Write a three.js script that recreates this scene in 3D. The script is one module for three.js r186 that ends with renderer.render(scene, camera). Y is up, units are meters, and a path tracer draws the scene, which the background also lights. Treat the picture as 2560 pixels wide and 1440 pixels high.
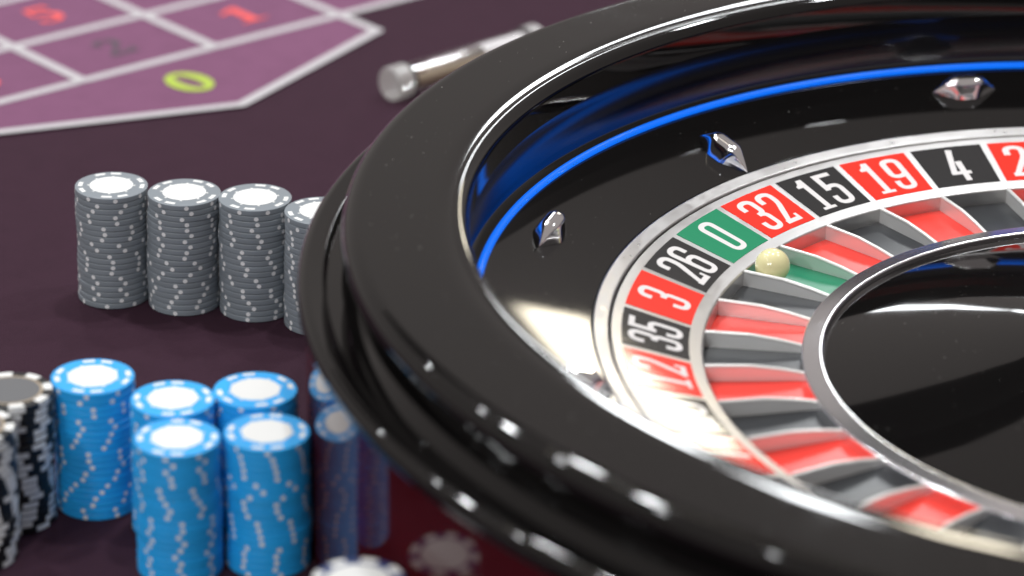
import * as THREE from 'three';
import { RectAreaLightUniformsLib } from 'three/addons/lights/RectAreaLightUniformsLib.js';
import { mergeGeometries } from 'three/addons/utils/BufferGeometryUtils.js';
import { FontLoader } from 'three/addons/loaders/FontLoader.js';

// ---------------------------------------------------------------- camera, room light, exposure
const scene = new THREE.Scene();
const camera = new THREE.PerspectiveCamera(10.201, 16 / 9, 0.05, 60);
camera.position.set(-0.27674, 0.72741, 1.35078);
camera.rotation.set(-0.41616, 0.02614, 0.02161, 'YXZ');
camera.focus = 1.69;
camera.userData.fStop = 4.7;
scene.background = new THREE.Color().setRGB(0.335, 0.303, 0.290);      // dim warm interior all around
const renderer = new THREE.WebGLRenderer({ antialias: true });
renderer.toneMapping = THREE.LinearToneMapping;
renderer.toneMappingExposure = 1.0;
renderer.shadowMap.enabled = true;
RectAreaLightUniformsLib.init();

// ---------------------------------------------------------------- helpers
const TAU = Math.PI * 2;
let seed = 20240607;
const rnd = () => { seed = (seed * 1664525 + 1013904223) >>> 0; return seed / 4294967296; };
const used = {};
const numbered = (n) => { const k = used[n] = (used[n] ?? -1) + 1; return k ? `${n}_${String(k).padStart(3, '0')}` : n; };
function shadowed(o) { o.castShadow = o.receiveShadow = true; return o; }
function part(name, geometry, material, parent) {
  const m = shadowed(new THREE.Mesh(geometry, material)); m.name = name; parent.add(m); return m;
}
function thing(name, label, category, [x, y, z] = [0, 0, 0], turn = 0, group) {
  const o = new THREE.Group(); o.name = numbered(name); scene.add(o);
  o.position.set(x, y, z); o.rotation.y = turn; o.userData = { label, category };
  if (group) o.userData.group = group;
  return o;
}
const lin = (r, g, b) => new THREE.Color().setRGB(r, g, b);
const v2 = (a) => a.map(([x, y]) => new THREE.Vector2(x, y));
// arc of profile points, angles in degrees measured from +r towards +h
function arc(cr, ch, rad, a0, a1, n = 8) {
  const out = [];
  for (let i = 0; i <= n; i++) { const a = (a0 + (a1 - a0) * i / n) * Math.PI / 180; out.push([cr + rad * Math.cos(a), ch + rad * Math.sin(a)]); }
  return out;
}
function lathe(profile, seg = 256) {                    // sharp profile corners stay sharp: guard points either side of them
  const out = [];
  profile = profile.filter((p, i) => !i || Math.hypot(p[0] - profile[i - 1][0], p[1] - profile[i - 1][1]) > 1e-6);
  profile.forEach((p, i) => {
    const a = profile[i - 1], b = profile[i + 1]; if (!a || !b) { out.push(p); return; }
    const d0 = [p[0] - a[0], p[1] - a[1]], d1 = [b[0] - p[0], b[1] - p[1]], l0 = Math.hypot(...d0), l1 = Math.hypot(...d1);
    if ((d0[0] * d1[0] + d0[1] * d1[1]) / (l0 * l1) > 0.93) { out.push(p); return; }
    const g0 = Math.min(0.00012, l0 * 0.3) / l0, g1 = Math.min(0.00012, l1 * 0.3) / l1;
    out.push([p[0] - d0[0] * g0 * 2, p[1] - d0[1] * g0 * 2], [p[0] - d0[0] * g0, p[1] - d0[1] * g0], [p[0] + d1[0] * g1, p[1] + d1[1] * g1], [p[0] + d1[0] * g1 * 2, p[1] + d1[1] * g1 * 2]);
  });
  return new THREE.LatheGeometry(v2(out), seg);
}
// position on the wheel: clockwise angle seen from above, 0 = away from the camera
const polar = (r, h, phi) => new THREE.Vector3(r * Math.sin(phi), h, -r * Math.cos(phi));

function noiseTexture(size, draw, srgb = false) {
  const d = new Uint8Array(size * size * 4);
  for (let y = 0; y < size; y++) for (let x = 0; x < size; x++) {
    const c = draw(x / size, y / size, x, y), i = (y * size + x) * 4;
    if (Array.isArray(c)) { d[i] = c[0]; d[i + 1] = c[1]; d[i + 2] = c[2]; } else d[i] = d[i + 1] = d[i + 2] = c;
    d[i + 3] = 255;
  }
  const t = new THREE.DataTexture(d, size, size); t.magFilter = THREE.LinearFilter; t.minFilter = THREE.LinearMipmapLinearFilter; t.generateMipmaps = true;
  t.wrapS = t.wrapT = THREE.RepeatWrapping; if (srgb) t.colorSpace = THREE.SRGBColorSpace; t.needsUpdate = true; return t;
}
// tileable value noise
function valueNoise(n, s0) {
  let s = s0 >>> 0; const g = new Float32Array(n * n); for (let i = 0; i < n * n; i++) { s = (s * 1664525 + 1013904223) >>> 0; g[i] = s / 4294967296; }
  return (u, v) => {
    const x = ((u % 1) + 1) % 1 * n, y = ((v % 1) + 1) % 1 * n, i = Math.floor(x), j = Math.floor(y), fx = x - i, fy = y - j;
    const a = fx * fx * (3 - 2 * fx), b = fy * fy * (3 - 2 * fy), q = (p, r) => g[(r % n) * n + (p % n)];
    return (q(i, j) * (1 - a) + q(i + 1, j) * a) * (1 - b) + (q(i, j + 1) * (1 - a) + q(i + 1, j + 1) * a) * b;
  };
}

// ---------------------------------------------------------------- materials
const nA = valueNoise(8, 11), nB = valueNoise(32, 5), nC = valueNoise(128, 77), nD = valueNoise(256, 31);
const feltBump = noiseTexture(512, (u, v, x, y) => 255 * (0.5 * nD(u, v) + 0.5 * ((x * 7919 + y * 104729 + x * y * 31) % 97) / 97));
feltBump.repeat.set(14, 14);
const feltMottle = noiseTexture(512, (u, v) => { const k = 0.86 + 0.12 * nB(u, v) + 0.07 * nC(u, v) + 0.06 * nD(u, v); return [255 * Math.min(1, k), 255 * Math.min(1, k), 255 * Math.min(1, k)]; });
feltMottle.repeat.set(3, 3);
const smudge = noiseTexture(512, (u, v) => 255 * (0.66 + 0.28 * nA(u * 2 + 0.3 * nB(u, v), v) + 0.06 * nB(u * 2, v + 0.3 * nA(u, v))));
smudge.repeat.set(6, 1);
const hairlines = noiseTexture(1024, (u, v, x, y) => 255 * (0.5 * nC(u * 0.25, v * 4) + 0.5 * ((y * 7919) % 61) / 61));
hairlines.repeat.set(2, 1);

const felt = new THREE.MeshPhysicalMaterial({ color: lin(0.040, 0.0168, 0.0285), roughness: 0.97, map: feltMottle, bumpMap: feltBump, bumpScale: 0.0003, specularIntensity: 0.3 });
const feltMauve = new THREE.MeshPhysicalMaterial({ color: lin(0.188, 0.076, 0.143), specularIntensity: 0.4, roughness: 0.95, map: feltMottle, bumpMap: feltBump, bumpScale: 0.0003 });
const printWhite = new THREE.MeshStandardMaterial({ color: lin(0.47, 0.445, 0.46), roughness: 0.9 });
const printRed = new THREE.MeshStandardMaterial({ color: lin(0.80, 0.10, 0.09), roughness: 0.9 });
const printBlack = new THREE.MeshStandardMaterial({ color: lin(0.085, 0.06, 0.08), roughness: 0.9 });
const printLime = new THREE.MeshStandardMaterial({ color: lin(0.36, 0.47, 0.06), roughness: 0.9 });
const lacquer = new THREE.MeshPhysicalMaterial({ color: lin(0.004, 0.0036, 0.0036), roughness: 0.05, roughnessMap: smudge, ior: 1.52 });
const satin = new THREE.MeshPhysicalMaterial({ color: lin(0.004, 0.0036, 0.0036), roughness: 0.16, ior: 1.75 });
const redLacquer = new THREE.MeshPhysicalMaterial({ color: lin(0.05, 0.0022, 0.004), roughness: 0.06, ior: 1.55 });
const silver = new THREE.MeshStandardMaterial({ color: lin(0.57, 0.557, 0.55), metalness: 1, roughness: 0.40, roughnessMap: smudge });
const chrome = new THREE.MeshStandardMaterial({ color: lin(0.86, 0.86, 0.88), metalness: 1, roughness: 0.06 });
const hubMetal = new THREE.MeshStandardMaterial({ color: lin(0.90, 0.89, 0.91), metalness: 1, roughness: 0.16 });
const fretMetal = new THREE.MeshStandardMaterial({ color: lin(0.86, 0.85, 0.83), metalness: 0.55, roughness: 0.34 });
const fretCap = new THREE.MeshPhysicalMaterial({ color: lin(0.80, 0.79, 0.76), roughness: 0.3, metalness: 0.35 });
const pocketRed = new THREE.MeshPhysicalMaterial({ color: lin(0.84, 0.04, 0.026), roughness: 0.28 });
const pocketBlack = new THREE.MeshPhysicalMaterial({ color: lin(0.022, 0.025, 0.029), roughness: 0.28 });
const pocketGreen = new THREE.MeshPhysicalMaterial({ color: lin(0.004, 0.21, 0.105), roughness: 0.28 });
const blueGlow = new THREE.MeshStandardMaterial({ color: lin(0.0, 0.04, 0.16), emissive: lin(0.0, 0.15, 0.90), emissiveIntensity: 1.0, roughness: 0.3 });

// ---------------------------------------------------------------- the table top and its printed layout
const table = new THREE.Group(); table.name = 'table'; scene.add(table);
table.userData = { label: 'dark purple felt gaming table top with a printed mauve betting layout', category: 'table', kind: 'structure' };
{
  const g = new THREE.BoxGeometry(3.4, 0.03, 3.0); g.translate(-0.2, -0.015, -0.55);
  const uv = g.attributes.uv, ps = g.attributes.position; for (let i = 0; i < uv.count; i++) uv.setXY(i, ps.getX(i), ps.getZ(i));
  part('felt', g, felt, table);
}
const LX = -0.45455, LZ = -0.74696, LA = -0.7531, LW = 0.10561, LL = 0.08234;
const layoutPoint = (u, v) => [LX - u * LW * Math.cos(LA) + v * LL * Math.sin(LA), LZ - u * LW * Math.sin(LA) - v * LL * Math.cos(LA)];
function sheet(name, pts, y, material) {               // flat printed area, corners given in layout cells
  const w = pts.map(([u, v]) => layoutPoint(u, v));
  const g = new THREE.ShapeGeometry(new THREE.Shape(w.map(([x, z]) => new THREE.Vector2(x, -z)))); g.rotateX(-Math.PI / 2); g.translate(0, y, 0);
  const uv = g.attributes.uv, ps = g.attributes.position; for (let i = 0; i < uv.count; i++) uv.setXY(i, ps.getX(i), ps.getZ(i));
  return part(name, g, material, table);
}
const SIDE = 0.512, TIP = 1.21;
sheet('zero_field', [[0, 0], [0, -SIDE], [1.5, -TIP], [3, -SIDE], [3, 0]], 0.0004, feltMauve);
for (let v = 0; v < 4; v++) for (let u = 0; u < 3; u++) sheet('number_field', [[u, v], [u, v + 1], [u + 1, v + 1], [u + 1, v]].reverse(), 0.0004, feltMauve);
for (let v = 0; v < 2; v++) sheet('outside_bet_field', [[-1, v * 2], [-1, v * 2 + 2], [0, v * 2 + 2], [0, v * 2]].reverse(), 0.0004, feltMauve);
function line(a, b, y = 0.0008, wid = 0.0078) {        // printed white line with rounded ends
  const [x0, z0] = layoutPoint(...a), [x1, z1] = layoutPoint(...b), L = Math.hypot(x1 - x0, z1 - z0), r = wid / 2;
  const s = new THREE.Shape(); s.moveTo(0, -r); s.lineTo(L, -r); s.absarc(L, 0, r, -Math.PI / 2, Math.PI / 2); s.lineTo(0, r); s.absarc(0, 0, r, Math.PI / 2, Math.PI * 1.5);
  const g = new THREE.ShapeGeometry(s, 6); g.rotateX(-Math.PI / 2); const m = part('layout_line', g, printWhite, table);
  m.position.set(x0, y, z0); m.rotation.y = -Math.atan2(z1 - z0, x1 - x0);
}
line([-1, 0], [3, 0], 0.0008); for (let v = 1; v <= 4; v++) line([0, v], [3, v], 0.0008);
for (let u = 1; u < 3; u++) line([u, 0], [u, 4], 0.0011);
line([0, -SIDE], [0, 4], 0.0011); line([3, -SIDE], [3, 4], 0.0011);
line([0, -SIDE], [1.5, -TIP], 0.0014); line([1.5, -TIP], [3, -SIDE], 0.0017); line([-1, 2], [0, 2], 0.0008); line([-1, 0], [-1, 4], 0.0011);
const font = await new FontLoader().loadAsync('fonts/droid/droid_serif_bold.typeface.json');
function printed(text, u, v, size, material, wide = 1) {
  let shapes = font.generateShapes(text, size);
  if (text === '0') {                                  // broad oval figure with a narrow slanted eye
    const o = new THREE.Shape(); o.absellipse(0, 0, size * 0.46, size * 0.62, 0, TAU, false, 0);
    const h = new THREE.Path(); h.absellipse(0, 0, size * 0.17, size * 0.44, 0, TAU, true, 0.1); o.holes.push(h); shapes = [o];
  }
  const g = new THREE.ShapeGeometry(shapes, 20); g.computeBoundingBox(); const b = g.boundingBox;
  g.translate(-(b.min.x + b.max.x) / 2, -(b.min.y + b.max.y) / 2, 0); g.scale(wide, 1, 1); g.rotateX(-Math.PI / 2);
  const m = part('printed_number', g, material, table), [x, z] = layoutPoint(u, v); m.position.set(x, 0.0009, z);
  const [ux, uz] = layoutPoint(u, v + 1); m.rotation.y = Math.atan2(-(ux - x), -(uz - z));   // top of the figure points away from the zero
}
printed('0', 1.5, -0.54, 0.031, printLime, 1.0);
printed('1', 0.5, 0.5, 0.031, printRed, 1.15); printed('2', 1.5, 0.5, 0.031, printBlack); printed('3', 2.5, 0.5, 0.031, printRed);
printed('4', 0.5, 1.5, 0.031, printBlack); printed('5', 1.5, 1.5, 0.031, printRed); printed('6', 2.5, 1.5, 0.031, printBlack);

// ---------------------------------------------------------------- roulette wheel: fixed bowl
const AX = [0.01384, 0, -0.06754];
const bowl = thing('roulette_bowl', 'glossy black roulette bowl with a thick rounded rim, chrome studs and blue track light', 'roulette bowl', AX);
part('base_wall', lathe([[0.20, 0.0], [0.4235, 0.0], [0.4255, 0.003], [0.4255, 0.112]]), redLacquer, bowl);
part('flange', lathe([[0.405, 0.109], [0.4236, 0.1095], ...arc(0.4238, 0.1152, 0.0057, -90, 90, 14), [0.4175, 0.1195], ...arc(0.4175, 0.1185, 0.001, 90, 180, 3), [0.4155, 0.1150], [0.400, 0.1150]]), lacquer, bowl);
part('neck', lathe([[0.410, 0.113], [0.4068, 0.1165], [0.4035, 0.1215], [0.4025, 0.127], [0.4036, 0.1318]]), lacquer, bowl);
part('rim', lathe([[0.398, 0.1310], [0.4040, 0.1316], ...arc(0.4002, 0.1394, 0.0085, -60, 88, 18), [0.3998, 0.14795], [0.390, 0.1480], [0.376, 0.1481], [0.367, 0.1481], [0.364, 0.14804], [0.361, 0.14775], [0.359, 0.1474],
  ...arc(0.3554, 0.1406, 0.0066, 76, 180, 16), [0.3488, 0.1335], [0.3490, 0.1290]]), lacquer, bowl);
part('track_wall', lathe([[0.3490, 0.1290], [0.3498, 0.1262], [0.3515, 0.1222], [0.3528, 0.1182], [0.3535, 0.1140], [0.3537, 0.1085], [0.3535, 0.1036], [0.3526, 0.1006], [0.3500, 0.0994], [0.3440, 0.0984]]), satin, bowl);
part('track_light', lathe(arc(0.3446, 0.0998, 0.0020, -30, 330, 14)), blueGlow, bowl);
part('apron', lathe([[0.3450, 0.0992], [0.3420, 0.0983], [0.336, 0.0966], [0.315, 0.0909], [0.289, 0.08375], [0.2884, 0.078]]), lacquer, bowl);
part('apron_ring', lathe([[0.2887, 0.078], [0.2884, 0.0836], [0.2876, 0.0839], [0.2812, 0.0822], [0.2806, 0.0816], [0.2804, 0.074]]), silver, bowl);
part('bowl_floor', lathe([[0.2884, 0.050], [0.05, 0.050]]), lacquer, bowl);
// chrome ball stops, alternately along and across the track
{
  // stop: six-sided plan, sloping shoulders, softened ridge along the top
  const pos = [], idx = [], NL = 40, NC = 28, L = 0.0190, Wd = 0.0074, Ht = 0.0096;
  const soft = (v, k) => v >= 1 + k ? 1 : v <= 1 - k ? v : 1 - (1 + k - v) ** 2 / (4 * k);      // clamp with a rounded knee
  for (let a = 0; a <= NL; a++) for (let b = 0; b <= NC; b++) {
    const x = Math.sin((a / NL - 0.5) * Math.PI), ax = Math.abs(x), w = Wd * soft((1 - ax) / 0.74, 0.12), h = Ht * soft((1 - ax) / 0.58, 0.2) ** 0.85;
    const q = b / NC * Math.PI, c = Math.cos(q), sn = Math.sin(q), k = 1 / Math.max(Math.abs(c) * 0.92 + Math.abs(sn) * 0.48, Math.abs(sn)) ** 0.85;
    pos.push(x * L, h * sn * Math.min(k, 1.05), w * c * k);
  }
  for (let a = 0; a < NL; a++) for (let b = 0; b < NC; b++) { const k = a * (NC + 1) + b; idx.push(k, k + 1, k + NC + 2, k, k + NC + 2, k + NC + 1); }
  const stop = new THREE.BufferGeometry(); stop.setAttribute('position', new THREE.Float32BufferAttribute(pos, 3)); stop.setIndex(idx); stop.computeVertexNormals();
  const along = Math.atan(0.275);
  for (let k = 0; k < 12; k++) {
    const radial = k % 2 === 0, phi = ((radial ? -45.9 : -44.6) + 30 * k) * Math.PI / 180, r = radial ? 0.307 : 0.323, h = 0.08375 + (r - 0.289) * 0.275 + 0.0002;
    const m = part('ball_stop', stop, chrome, bowl);
    const out = new THREE.Vector3(Math.sin(phi) * Math.cos(along), Math.sin(along), -Math.cos(phi) * Math.cos(along));
    const tan = new THREE.Vector3(Math.cos(phi), 0, Math.sin(phi)), up = new THREE.Vector3().crossVectors(tan, out).normalize(); if (up.y < 0) up.negate();
    const X = radial ? out : tan, Z = new THREE.Vector3().crossVectors(X, up);
    m.quaternion.setFromRotationMatrix(new THREE.Matrix4().makeBasis(X, up, Z)); m.position.copy(polar(r, h, phi));
  }
}

// ---------------------------------------------------------------- roulette wheel: turning wheel head
const head = thing('roulette_wheel_head', 'roulette wheel head with red, black and green numbered pockets and a black cone', 'roulette wheel', AX);
const ORDER = [0, 32, 15, 19, 4, 21, 2, 25, 17, 34, 6, 27, 13, 36, 11, 30, 8, 23, 10, 5, 24, 16, 33, 1, 20, 14, 31, 9, 22, 18, 29, 7, 28, 12, 35, 3, 26];
const RED = new Set([1, 3, 5, 7, 9, 12, 14, 16, 18, 19, 21, 23, 25, 27, 30, 32, 34, 36]);
const PHI0 = -59.5 * Math.PI / 180, STEP = Math.PI * 2 / 37;
part('number_ring', lathe([[0.2796, 0.070], [0.2798, 0.0808], [0.2792, 0.0814], [0.2752, 0.0804], [0.2747, 0.0802], [0.2410, 0.0710], [0.2352, 0.0694], [0.2345, 0.0688], [0.2343, 0.0600]]), silver, head);
// printed figures, one atlas for all 37 plates
const CW = 256, CH = 210, COLS = 7;
const canvas = document.createElement('canvas'); canvas.width = CW * COLS; canvas.height = CH * 6;
const ctx = canvas.getContext('2d');
function digit(d) {                                    // tall condensed figure in a 100 x 260 box, drawn in strokes
  const c = ctx; c.lineWidth = 29; c.lineCap = 'butt'; c.lineJoin = 'miter';
  const bowlTop = () => { c.lineTo(15, 50); c.quadraticCurveTo(15, 14, 50, 14); c.quadraticCurveTo(85, 14, 85, 50); };
  const bowlLow = () => { c.lineTo(85, 210); c.quadraticCurveTo(85, 246, 50, 246); c.quadraticCurveTo(15, 246, 15, 210); };
  c.beginPath();
  if (d === 0) { c.moveTo(15, 130); bowlTop(); bowlLow(); c.closePath(); c.stroke(); }
  if (d === 1) { c.moveTo(52, 0); c.lineTo(52, 260); c.stroke(); c.beginPath(); c.lineWidth = 20; c.moveTo(14, 250); c.lineTo(90, 250); c.stroke(); c.beginPath(); c.moveTo(38, 0); c.lineTo(38, 62); c.lineTo(12, 62); c.lineTo(12, 42); c.quadraticCurveTo(30, 36, 36, 0); c.fill(); }
  if (d === 2) { c.moveTo(15, 78); bowlTop(); c.lineTo(85, 72); c.quadraticCurveTo(85, 100, 66, 138); c.lineTo(18, 246); c.stroke(); c.beginPath(); c.moveTo(2, 245); c.lineTo(98, 245); c.stroke(); c.beginPath(); c.lineWidth = 18; c.moveTo(89, 255); c.lineTo(89, 205); c.stroke(); }
  if (d === 3) { c.moveTo(15, 76); bowlTop(); c.lineTo(85, 92); c.quadraticCurveTo(85, 126, 44, 126); c.stroke(); c.beginPath(); c.moveTo(44, 126); c.quadraticCurveTo(85, 126, 85, 160); bowlLow(); c.lineTo(15, 182); c.stroke(); }
  if (d === 4) { c.moveTo(56, -4); c.lineTo(17, 190); c.stroke(); c.beginPath(); c.lineWidth = 25; c.moveTo(2, 192); c.lineTo(100, 192); c.stroke(); c.beginPath(); c.lineWidth = 29; c.moveTo(66, 96); c.lineTo(66, 260); c.stroke(); }
  if (d === 5) { c.moveTo(94, 14); c.lineTo(18, 14); c.lineTo(18, 134); c.stroke(); c.beginPath(); c.moveTo(18, 130); c.quadraticCurveTo(22, 104, 52, 104); c.quadraticCurveTo(85, 104, 85, 142); bowlLow(); c.lineTo(15, 182); c.stroke(); }
  if (d === 6 || d === 9) {
    if (d === 9) { c.save(); c.translate(100, 260); c.rotate(Math.PI); c.beginPath(); }
    c.moveTo(85, 78); c.lineTo(85, 50); c.quadraticCurveTo(85, 14, 50, 14); c.quadraticCurveTo(15, 14, 15, 50); c.lineTo(15, 210); c.quadraticCurveTo(15, 246, 50, 246); c.quadraticCurveTo(85, 246, 85, 210); c.lineTo(85, 146); c.quadraticCurveTo(85, 112, 54, 112); c.quadraticCurveTo(18, 112, 15, 148); c.stroke();
    if (d === 9) c.restore();
  }
  if (d === 7) { c.moveTo(2, 14); c.lineTo(84, 14); c.stroke(); c.beginPath(); c.moveTo(82, 2); c.quadraticCurveTo(46, 150, 40, 260); c.stroke(); }
  if (d === 8) { c.moveTo(15, 80); bowlTop(); c.lineTo(85, 90); c.quadraticCurveTo(85, 124, 50, 124); c.quadraticCurveTo(15, 124, 15, 90); c.closePath(); c.stroke(); c.beginPath(); c.moveTo(15, 180); c.lineTo(15, 160); c.quadraticCurveTo(15, 124, 50, 124); c.quadraticCurveTo(85, 124, 85, 160); bowlLow(); c.closePath(); c.stroke(); }
}
ORDER.forEach((n, i) => {
  const x0 = (i % COLS) * CW, y0 = Math.floor(i / COLS) * CH;
  ctx.save(); ctx.beginPath(); ctx.rect(x0, y0, CW, CH); ctx.clip();
  ctx.fillStyle = n === 0 ? '#00875c' : RED.has(n) ? '#f5260d' : '#1d1c1d'; ctx.fillRect(x0, y0, CW, CH);
  ctx.strokeStyle = ctx.fillStyle = '#e4e0df';
  const ds = String(n).split('').map(Number), k = CH * 0.80 / 260, kx = CW / 256 * 0.80, gap = 18, wide = ds.length * 100 + (ds.length - 1) * gap;
  ctx.translate(x0 + CW / 2 - wide * kx / 2, y0 + CH * 0.10); ctx.scale(kx, k);
  ds.forEach((d) => { ctx.save(); digit(d); ctx.restore(); ctx.translate(100 + gap, 0); });
  ctx.restore();
});
const atlas = new THREE.CanvasTexture(canvas); atlas.colorSpace = THREE.SRGBColorSpace; atlas.anisotropy = 8;
const plateMat = new THREE.MeshPhysicalMaterial({ map: atlas, roughness: 0.5, specularIntensity: 0.15, clearcoat: 0.9, clearcoatRoughness: 0.07 });
function plate(i) {                                    // slightly proud curved plate between two separators
  const phi = PHI0 + i * STEP, half = STEP / 2 - 0.0078, N = 6, pos = [], uv = [], idx = [];
  const cu = i % COLS, cv = Math.floor(i / COLS), r0 = 0.2414, r1 = 0.2744, lift = 0.00025, hgt = (r) => 0.0710 + (r - 0.2410) * (0.0092 / 0.0337) + lift;
  for (let j = 0; j <= N; j++) for (let k = 0; k <= 1; k++) {
    const a = phi + half * (2 * j / N - 1), r = k ? r1 : r0, p = polar(r, hgt(r), a); pos.push(p.x, p.y, p.z);
    uv.push((cu * CW + 1 + (CW - 2) * j / N) / canvas.width, 1 - (cv * CH + (k ? 1 : CH - 1)) / canvas.height);
  }
  for (let j = 0; j < N; j++) { const a = j * 2; idx.push(a, a + 1, a + 3, a, a + 3, a + 2); }
  const top = pos.length / 3;                          // skirt down into the ring
  const rim = []; for (let j = 0; j <= N; j++) rim.push(j * 2); for (let j = N; j >= 0; j--) rim.push(j * 2 + 1);
  rim.forEach((v) => { pos.push(pos[v * 3], pos[v * 3 + 1] - 0.001, pos[v * 3 + 2]); uv.push(uv[v * 2], uv[v * 2 + 1]); });
  rim.forEach((v, q) => { const w = (q + 1) % rim.length; idx.push(v, rim[w], top + w, v, top + w, top + q); });
  const g = new THREE.BufferGeometry(); g.setAttribute('position', new THREE.Float32BufferAttribute(pos, 3)); g.setAttribute('uv', new THREE.Float32BufferAttribute(uv, 2)); g.setIndex(idx);
  const ng = g.toNonIndexed(); ng.computeVertexNormals(); return ng;
}
ORDER.forEach((n, i) => part('number_plate', plate(i), plateMat, head));
// pockets: floor tiles, and frets between them
const FLOOR = 0.0613;
function pocket(phi) {
  const N = 6, pos = [], idx = [], half = STEP / 2 - 0.003, r0 = 0.184, r1 = 0.2344;
  for (let j = 0; j <= N; j++) for (const [r, h] of [[r0, FLOOR + 0.0008], [r1, FLOOR]]) for (const dy of [0, -0.002]) { const p = polar(r, h + dy, phi + half * (2 * j / N - 1)); pos.push(p.x, p.y, p.z); }
  for (let j = 0; j < N; j++) { const a = j * 4, b = a + 4; idx.push(a, a + 2, b + 2, a, b + 2, b, a + 1, b + 3, a + 3, a + 1, b + 1, b + 3, a, b, b + 1, a, b + 1, a + 1, a + 2, a + 3, b + 3, a + 2, b + 3, b + 2); }
  idx.push(0, 1, 3, 0, 3, 2); const e = N * 4; idx.push(e, e + 2, e + 3, e, e + 3, e + 1);
  const g = new THREE.BufferGeometry(); g.setAttribute('position', new THREE.Float32BufferAttribute(pos, 3)); g.setIndex(idx); const ng = g.toNonIndexed(); ng.computeVertexNormals(); return ng;
}
ORDER.forEach((n, i) => part('pocket_floor', pocket(PHI0 + i * STEP), n === 0 ? pocketGreen : RED.has(n) ? pocketRed : pocketBlack, head));
part('pocket_bed', lathe([[0.2345, 0.0590], [0.182, 0.0592]]), fretMetal, head);
const FT = 0.0689, fretOutline = [[0.1850, FLOOR], [0.2346, FLOOR - 0.001], [0.2346, FT], [0.2115, FT + 0.0001], [0.198, 0.0674], [0.1850, 0.0652]];
const fretShape = new THREE.Shape(v2(fretOutline));
const bladeG = new THREE.ExtrudeGeometry(fretShape, { depth: 0.0016, bevelEnabled: false }); bladeG.translate(0, 0, -0.0008);
const capG = (() => {                                  // rounded pale bead along the top edge
  const c = new THREE.CurvePath(), P = [[0.2344, FT], [0.2125, FT + 0.0001], [0.2105, FT - 0.0001], [0.198, 0.0674], [0.1850, 0.0652]].map(([x, y]) => new THREE.Vector3(x, y, 0));
  for (let i = 0; i + 1 < P.length; i++) c.add(new THREE.LineCurve3(P[i], P[i + 1])); return new THREE.TubeGeometry(c, 40, 0.00115, 8, false);
})();
for (let i = 0; i < 37; i++) {
  const phi = PHI0 + (i + 0.5) * STEP, f = part('fret', bladeG, fretMetal, head);
  f.rotation.y = Math.PI / 2 - phi; part('fret_edge', capG, fretCap, f);
}
part('hub_ring', lathe([[0.1868, 0.0590], [0.1868, 0.0662], ...arc(0.1859, 0.0668, 0.0009, 0, 75, 5), [0.1861, 0.0677], [0.1776, 0.0688], ...arc(0.1774, 0.0678, 0.0010, 80, 180, 5), [0.1764, 0.060]]), hubMetal, head);
part('cone', lathe([[0.1765, 0.0620], [0.1763, 0.0657], [0.170, 0.0670], [0.150, 0.0709], [0.120, 0.0764], [0.090, 0.0820], [0.070, 0.0865], [0.055, 0.0915], [0.045, 0.0985], [0.040, 0.108], [0.038, 0.12], [0.0, 0.121]]), lacquer, head);

const ball = shadowed(new THREE.Mesh(new THREE.SphereGeometry(0.009, 48, 32), new THREE.MeshPhysicalMaterial({ color: lin(0.84, 0.77, 0.42), roughness: 0.16 })));
ball.name = 'roulette_ball'; scene.add(ball); ball.userData = { label: 'small ivory ball resting in the green zero pocket', category: 'ball' };
{ const p = polar(0.2239, FLOOR + 0.0092, PHI0 - 0.036); ball.position.set(AX[0] + p.x, p.y, AX[2] + p.z); }

// fine dust settled on the lacquer
function dust(parent, n, r0, r1, height) {
  const m = new THREE.InstancedMesh(new THREE.IcosahedronGeometry(0.00011, 0), new THREE.MeshStandardMaterial({ color: lin(0.55, 0.53, 0.5), roughness: 1 }), n), M = new THREE.Matrix4();
  for (let i = 0; i < n; i++) { const r = r0 + (r1 - r0) * rnd(), k = 0.5 + 1.6 * rnd() * rnd(), p = polar(r, height(r), rnd() * TAU); M.makeScale(k * (1 + 2 * rnd() * rnd()), k * 0.6, k); M.setPosition(p); m.setMatrixAt(i, M); }
  m.name = 'dust'; m.userData.kind = 'stuff'; parent.add(m);
}
dust(bowl, 450, 0.366, 0.399, () => 0.1481); dust(bowl, 300, 0.292, 0.338, (r) => 0.08375 + (r - 0.289) * 0.275); dust(head, 320, 0.10, 0.172, (r) => 0.0670 + (0.170 - r) * 0.19);

// ---------------------------------------------------------------- casino chips
const CR = 0.0198;
function chipBody(t) {
  const r = CR, b = 0.0005, e = 0.00012;
  return new THREE.LatheGeometry(v2([[0, e], [r - b, e], [r - b * 0.3, e + b * 0.3], [r, e + b], [r, t - b], [r - b * 0.3, t - b * 0.3], [r - b, t], [0, t]]), 64);
}
function ringPatch(r0, r1, y, a0, a1, n = 4) {         // flat patch on a chip's face
  const pos = [], idx = [];
  for (let j = 0; j <= n; j++) { const a = a0 + (a1 - a0) * j / n; for (const r of [r0, r1]) pos.push(r * Math.cos(a), y, r * Math.sin(a)); }
  for (let j = 0; j < n; j++) { const k = j * 2; idx.push(k, k + 2, k + 1, k + 1, k + 2, k + 3); }
  const g = new THREE.BufferGeometry(); g.setAttribute('position', new THREE.Float32BufferAttribute(pos, 3)); g.setIndex(idx); g.computeVertexNormals(); return g;
}
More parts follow.
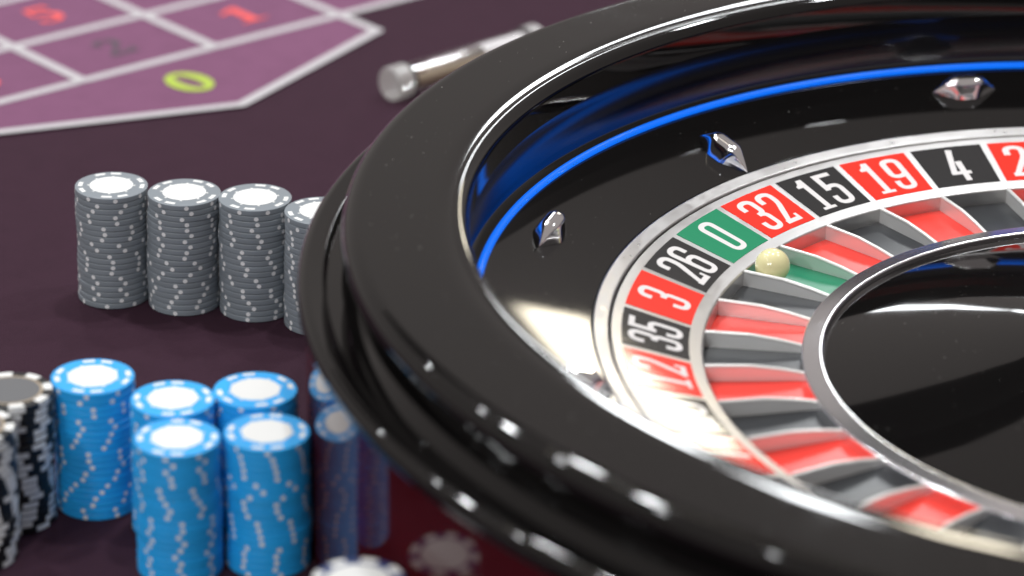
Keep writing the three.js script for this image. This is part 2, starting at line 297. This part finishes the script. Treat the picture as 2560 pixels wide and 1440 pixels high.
function edgePatch(a, da, y0, y1, rounded) {           // patch wrapped on a chip's edge
  const pos = [], idx = [], r = CR + 0.00006;
  if (rounded) {
    pos.push(r * Math.cos(a), (y0 + y1) / 2, r * Math.sin(a));
    for (let j = 0; j < 14; j++) { const q = j / 14 * Math.PI * 2, b = a + da * Math.cos(q); pos.push(r * Math.cos(b), (y0 + y1) / 2 + (y1 - y0) / 2 * Math.sin(q), r * Math.sin(b)); }
    for (let j = 0; j < 14; j++) idx.push(0, 1 + j, 1 + (j + 1) % 14);
  } else {
    for (let j = 0; j <= 4; j++) { const b = a - da + 2 * da * j / 4; for (const y of [y0, y1]) pos.push(r * Math.cos(b), y, r * Math.sin(b)); }
    for (let j = 0; j < 4; j++) { const k = j * 2; idx.push(k, k + 1, k + 2, k + 1, k + 3, k + 2); }
  }
  const g = new THREE.BufferGeometry(); g.setAttribute('position', new THREE.Float32BufferAttribute(pos, 3)); g.setIndex(idx); g.computeVertexNormals(); return g;
}
const many = (n, f) => mergeGeometries(Array.from({ length: n }, (_, i) => f(i)));
const plastic = (r, g, b, rough = 0.36) => new THREE.MeshPhysicalMaterial({ color: lin(r, g, b), roughness: rough });
const chipWhite = plastic(0.80, 0.80, 0.78, 0.5), chipSpot = plastic(0.80, 0.79, 0.79, 0.5);
const KINDS = {
  grey: { body: plastic(0.225, 0.25, 0.275), t: 0.00327 },
  blue: { body: plastic(0.02, 0.38, 0.84), t: 0.00335 },
  black: { body: plastic(0.008, 0.008, 0.009), t: 0.00335 },
  navy: { body: plastic(0.02, 0.045, 0.16), t: 0.00335 },
};
function makeChip(kind, top) {
  const K = KINDS[kind], t = K.t, g = new THREE.Group();
  part('body', K.bodyG ??= chipBody(t), K.body, g);
  if (kind === 'black' || kind === 'navy') {
    const n = kind === 'black' ? 8 : 8;
    part('edge_spots', K.edgeG ??= many(n, (i) => edgePatch(i * TAU / n, 0.2, 0.0004, t - 0.0002, false)), chipWhite, g);
    if (top) {
      part('face_spots', K.faceG ??= many(n, (i) => ringPatch(CR * 0.78, CR * 0.985, t + 0.00006, i * TAU / n - 0.2, i * TAU / n + 0.2)), chipWhite, g);
      if (kind === 'black') { part('gilt_ring', K.ringG ??= many(1, () => ringPatch(CR * 0.70, CR * 0.77, t + 0.00008, 0, TAU, 64)), giltMat, g); }
      part('centre_label', K.labG ??= new THREE.CylinderGeometry(CR * 0.7, CR * 0.7, 0.0002, 48).translate(0, t + 0.00005, 0), kind === 'black' ? greyLabel : chipWhite, g);
    }
  } else {
    part('edge_spots', K.edgeG ??= many(8, (i) => edgePatch(i * TAU / 8, 0.064, t / 2 - 0.00122, t / 2 + 0.00122, true)), chipSpot, g);
    if (top) {
      part('face_spots', K.faceG ??= mergeGeometries([
        ...Array.from({ length: 8 }, (_, i) => { const a = (Math.floor(i / 2) * 90 + (i % 2 ? 15 : -15)) * Math.PI / 180; return ringPatch(CR * 0.79, CR * 0.91, t + 0.00006, a - 0.17, a + 0.17); }),
        ...Array.from({ length: 8 }, (_, i) => ringPatch(CR * 0.60, CR * 0.66, t + 0.00006, i * TAU / 8 + 0.2 - 0.05, i * TAU / 8 + 0.2 + 0.05, 2))]), chipWhite, g);
      part('centre_label', K.labG ??= new THREE.CylinderGeometry(CR * 0.595, CR * 0.595, 0.00025, 56).translate(0, t + 0.00005, 0), chipWhite, g);
    }
  }
  return g;
}
const giltMat = new THREE.MeshStandardMaterial({ color: lin(0.55, 0.45, 0.33), metalness: 0.8, roughness: 0.35 });
const greyLabel = plastic(0.11, 0.11, 0.115, 0.5);
for (const k of Object.values(KINDS)) k.tones = [1, 0.93, 1.05, 0.98].map((f, i) => { const m = k.body.clone(); m.color.multiplyScalar(f); m.roughness = [0.36, 0.42, 0.32, 0.38][i]; return m; });   // batches of chips differ a little
const PROTO = {}; for (const k of Object.keys(KINDS)) PROTO[k] = [makeChip(k, false), makeChip(k, true)];
function stack(kind, x, z, n, label, topLabel, group, jitter = 0.0005, h0 = 0) {
  const t = KINDS[kind].t; let dx = 0, dz = 0, turn = rnd() * TAU;
  for (let i = 0; i < n; i++) {
    const top = i === n - 1, o = PROTO[kind][top ? 1 : 0].clone(); o.name = numbered(`${kind}_chip`); scene.add(o);
    turn += rnd() < (kind === 'blue' ? 0.65 : 0.3) ? rnd() * TAU : (rnd() - 0.5) * 0.34; dx = dx * 0.9 + (rnd() - 0.5) * jitter; dz = dz * 0.9 + (rnd() - 0.5) * jitter; if (rnd() < 0.12) dx += (rnd() - 0.5) * jitter * 2.5;
    o.children[0].material = KINDS[kind].tones[Math.floor(rnd() * 4)];
    o.position.set(x + dx, 0.0001 + h0 + i * t, z + dz); o.rotation.y = turn;
    o.userData = { label: top ? topLabel : label, category: 'casino chip', group: top ? undefined : group }; if (top) delete o.userData.group;
  }
}
const SP = [
  ['grey', -0.5383, -0.2675, 20, 'grey stack farthest from the roulette bowl'], ['grey', -0.4985, -0.2610, 20, 'second grey stack from the free end of the row'],
  ['grey', -0.4589, -0.2558, 20, 'third grey stack from the free end of the row'], ['grey', -0.4219, -0.2405, 20, 'grey stack half hidden behind the roulette bowl'],
  ['blue', -0.5101, -0.0236, 20, 'blue stack beside the black chips'], ['blue', -0.4706, -0.0028, 20, 'middle blue stack of the back row'], ['blue', -0.4317, -0.0153, 20, 'back row blue stack against the roulette bowl'],
  ['blue', -0.4623, 0.0375, 20, 'front row blue stack nearer the black chips'], ['blue', -0.4225, 0.0280, 20, 'front row blue stack against the roulette bowl'],
  ['black', -0.5465, -0.0059, 20, 'black and white stack beside the blue chips'], ['black', -0.5587, 0.0332, 20, 'black and white stack cut by the picture edge'],
  ['navy', -0.3695, 0.1655, 20, 'navy stack in front of the red bowl wall'],
];
const LOOK = { grey: 'white-dotted grey chip', blue: 'white-dotted blue chip', black: 'black and white chip', navy: 'navy and white chip' };
for (const [k, x, z, n, where] of SP) stack(k, x, z, n, `${LOOK[k]} in the ${where}`, `topmost ${k} chip on the ${where}`, `chips of the ${where}`, k === 'black' ? 0.0011 : 0.0005);

// ---------------------------------------------------------------- clear marker tube lying on the felt
{
  const a = new THREE.Vector3(-0.40574, 0.0113, -0.58701), b = new THREE.Vector3(-0.32125, 0.0113, -0.67368), L = a.distanceTo(b), d = b.clone().sub(a).normalize();
  const t = thing('marker_tube', 'clear acrylic tube with rolled paper inside lying on the felt behind the bowl', 'tube', [a.x, 0.0113, a.z]);
  t.quaternion.setFromUnitVectors(new THREE.Vector3(0, 1, 0), d);
  const glass = new THREE.MeshPhysicalMaterial({ color: lin(0.97, 0.97, 0.98), roughness: 0.04, transmission: 1, thickness: 0, ior: 1.49 });
  const frost = new THREE.MeshPhysicalMaterial({ color: lin(0.92, 0.91, 0.89), roughness: 0.22, transmission: 0.72, thickness: 0 });
  const paper = new THREE.MeshStandardMaterial({ color: lin(0.85, 0.82, 0.8), roughness: 0.8, side: THREE.DoubleSide }), kraft = new THREE.MeshStandardMaterial({ color: lin(0.62, 0.50, 0.34), roughness: 0.7, side: THREE.DoubleSide });
  part('tube_wall', lathe([[0.0098, 0.011], [0.0098, L - 0.006], [0.0088, L - 0.006], [0.0088, 0.011], [0.0098, 0.011]], 48), glass, t);
  part('end_cap', lathe([[0, -0.004], [0.0102, -0.004], [0.0109, -0.0034], [0.0112, -0.002], [0.0112, 0.009], [0.0104, 0.010], [0, 0.010]], 48), frost, t);
  part('seal_ring', lathe(arc(0.0100, 0.0112, 0.0010, 0, 360, 10), 48), new THREE.MeshStandardMaterial({ color: lin(0.02, 0.02, 0.022), roughness: 0.5 }), t);
  part('seal_ring', lathe(arc(0.0100, L - 0.005, 0.0010, 0, 360, 10), 48), new THREE.MeshStandardMaterial({ color: lin(0.03, 0.03, 0.032), roughness: 0.5 }), t);
  part('end_cap', lathe([[0, L - 0.004], [0.0104, L - 0.004], [0.0112, L - 0.003], [0.0112, L + 0.005], [0.009, L + 0.008], [0, L + 0.008]], 48), frost, t);
  const roll = (r, a0, a1, y0, y1, mat, name) => { const g = new THREE.CylinderGeometry(r, r, y1 - y0, 24, 1, true, a0, a1 - a0); g.translate(0, (y0 + y1) / 2, 0); part(name, g, mat, t); };
  roll(0.0082, 0.2, 2.2, 0.013, L * 0.75, kraft, 'kraft_slip'); roll(0.0080, 0, TAU, L * 0.62, L - 0.008, paper, 'paper_roll'); roll(0.0074, 3.6, 5.4, 0.034, L * 0.7, paper, 'paper_roll');
}

// ---------------------------------------------------------------- lamps above and beyond the table
function panelLamp(name, label, group, at, target, w, h, strength, color, glow = 0.9) {
  const o = thing(name, label, 'lamp', [0, 0, 0], 0, group); o.position.set(...at);
  const aim = new THREE.Vector3(...target), down = Math.abs(aim.x - at[0]) + Math.abs(aim.z - at[2]) < 1e-6;
  o.quaternion.setFromRotationMatrix(new THREE.Matrix4().lookAt(o.position, aim, down ? new THREE.Vector3(0, 0, 1) : new THREE.Vector3(0, 1, 0)));
  part('housing', new THREE.BoxGeometry(w + 0.03, h + 0.03, 0.06).translate(0, 0, 0.035), new THREE.MeshStandardMaterial({ color: lin(0.35, 0.34, 0.33), roughness: 0.6 }), o);
  part('diffuser', new THREE.BoxGeometry(w, h, 0.004), new THREE.MeshStandardMaterial({ color: lin(0.8, 0.8, 0.8), emissive: color, emissiveIntensity: glow, roughness: 0.8 }), o);
  const l = new THREE.RectAreaLight(color, strength, w, h); l.position.z = -0.006; l.castShadow = true; o.add(l);
}
const cool = lin(0.95, 0.98, 1.0), warm = lin(1.0, 0.90, 0.70);
for (const [x, z] of [[-0.95, -2.1], [0.95, -2.1], [-2.0, -1.6], [-1.35, -0.9], [-0.15, -0.9], [1.05, -0.9]])
  panelLamp('ceiling_lamp', 'square white downlight hanging above the gaming table', 'downlights over the table', [x, 2.45, z], [x, 0, z], 0.13, 0.13, 327, cool);
for (const x of [-1.9, -0.95]) panelLamp('ceiling_lamp', 'square white downlight hanging low on the players side of the table', 'downlights on the players side', [x, 1.6, 2.1], [-0.35, 0, 0], 0.2, 0.2, 125, cool);
for (let k = 0; k < 6; k++) panelLamp('small_ceiling_lamp', 'small bright downlight in the row along the side of the table', 'row of small downlights', [-2.5 + 0.12 * k, 2.45, -2.6 + 0.85 * k], [-2.5 + 0.12 * k, 0, -2.6 + 0.85 * k], 0.09, 0.09, 150, cool);
panelLamp('linear_ceiling_lamp', 'long warm strip light hanging above the gaming table', undefined, [-0.8, 2.45, -1.35], [-0.8, 0, -1.35], 2.0, 0.06, 5, warm);
// panels seen mirrored in the lacquer, given by their direction from the wheel
function beyond(az, el, dist) { const a = az * Math.PI / 180, e = el * Math.PI / 180; return [-0.25 + dist * Math.sin(a) * Math.cos(e), 0.1 + dist * Math.sin(e), -dist * Math.cos(a) * Math.cos(e)]; }
panelLamp('warm_panel_lamp', 'upright warm white light panel standing beyond the table', undefined, beyond(11.5, 14.8, 4), [-0.25, 0.1, 0], 0.135, 0.80, 14, warm);
panelLamp('white_panel_lamp', 'small high white light panel beyond the table', undefined, beyond(6.8, 25.5, 4), [-0.25, 0.1, 0], 0.15, 0.5, 24, cool);
panelLamp('white_panel_lamp', 'small low white light panel far beyond the table', undefined, beyond(6.3, 11, 5), [-0.25, 0.1, 0], 0.13, 0.4, 34, cool);
panelLamp('white_panel_lamp', 'narrow white light panel farthest beyond the table', undefined, beyond(0.2, 15.8, 6), [-0.25, 0.1, 0], 0.3, 0.10, 12, cool);

{ const beam = shadowed(new THREE.Mesh(new THREE.BoxGeometry(2.6, 0.25, 0.8), new THREE.MeshStandardMaterial({ color: lin(0.03, 0.03, 0.032), roughness: 0.8 })));
  beam.name = 'ceiling_beam'; beam.position.set(-1.25, 2.6, -3.5); scene.add(beam); beam.userData = { label: 'dark ceiling beam above and beyond the table', category: 'beam' }; }

scene.traverse((o) => { if (o.isMesh) shadowed(o); });
renderer.render(scene, camera);
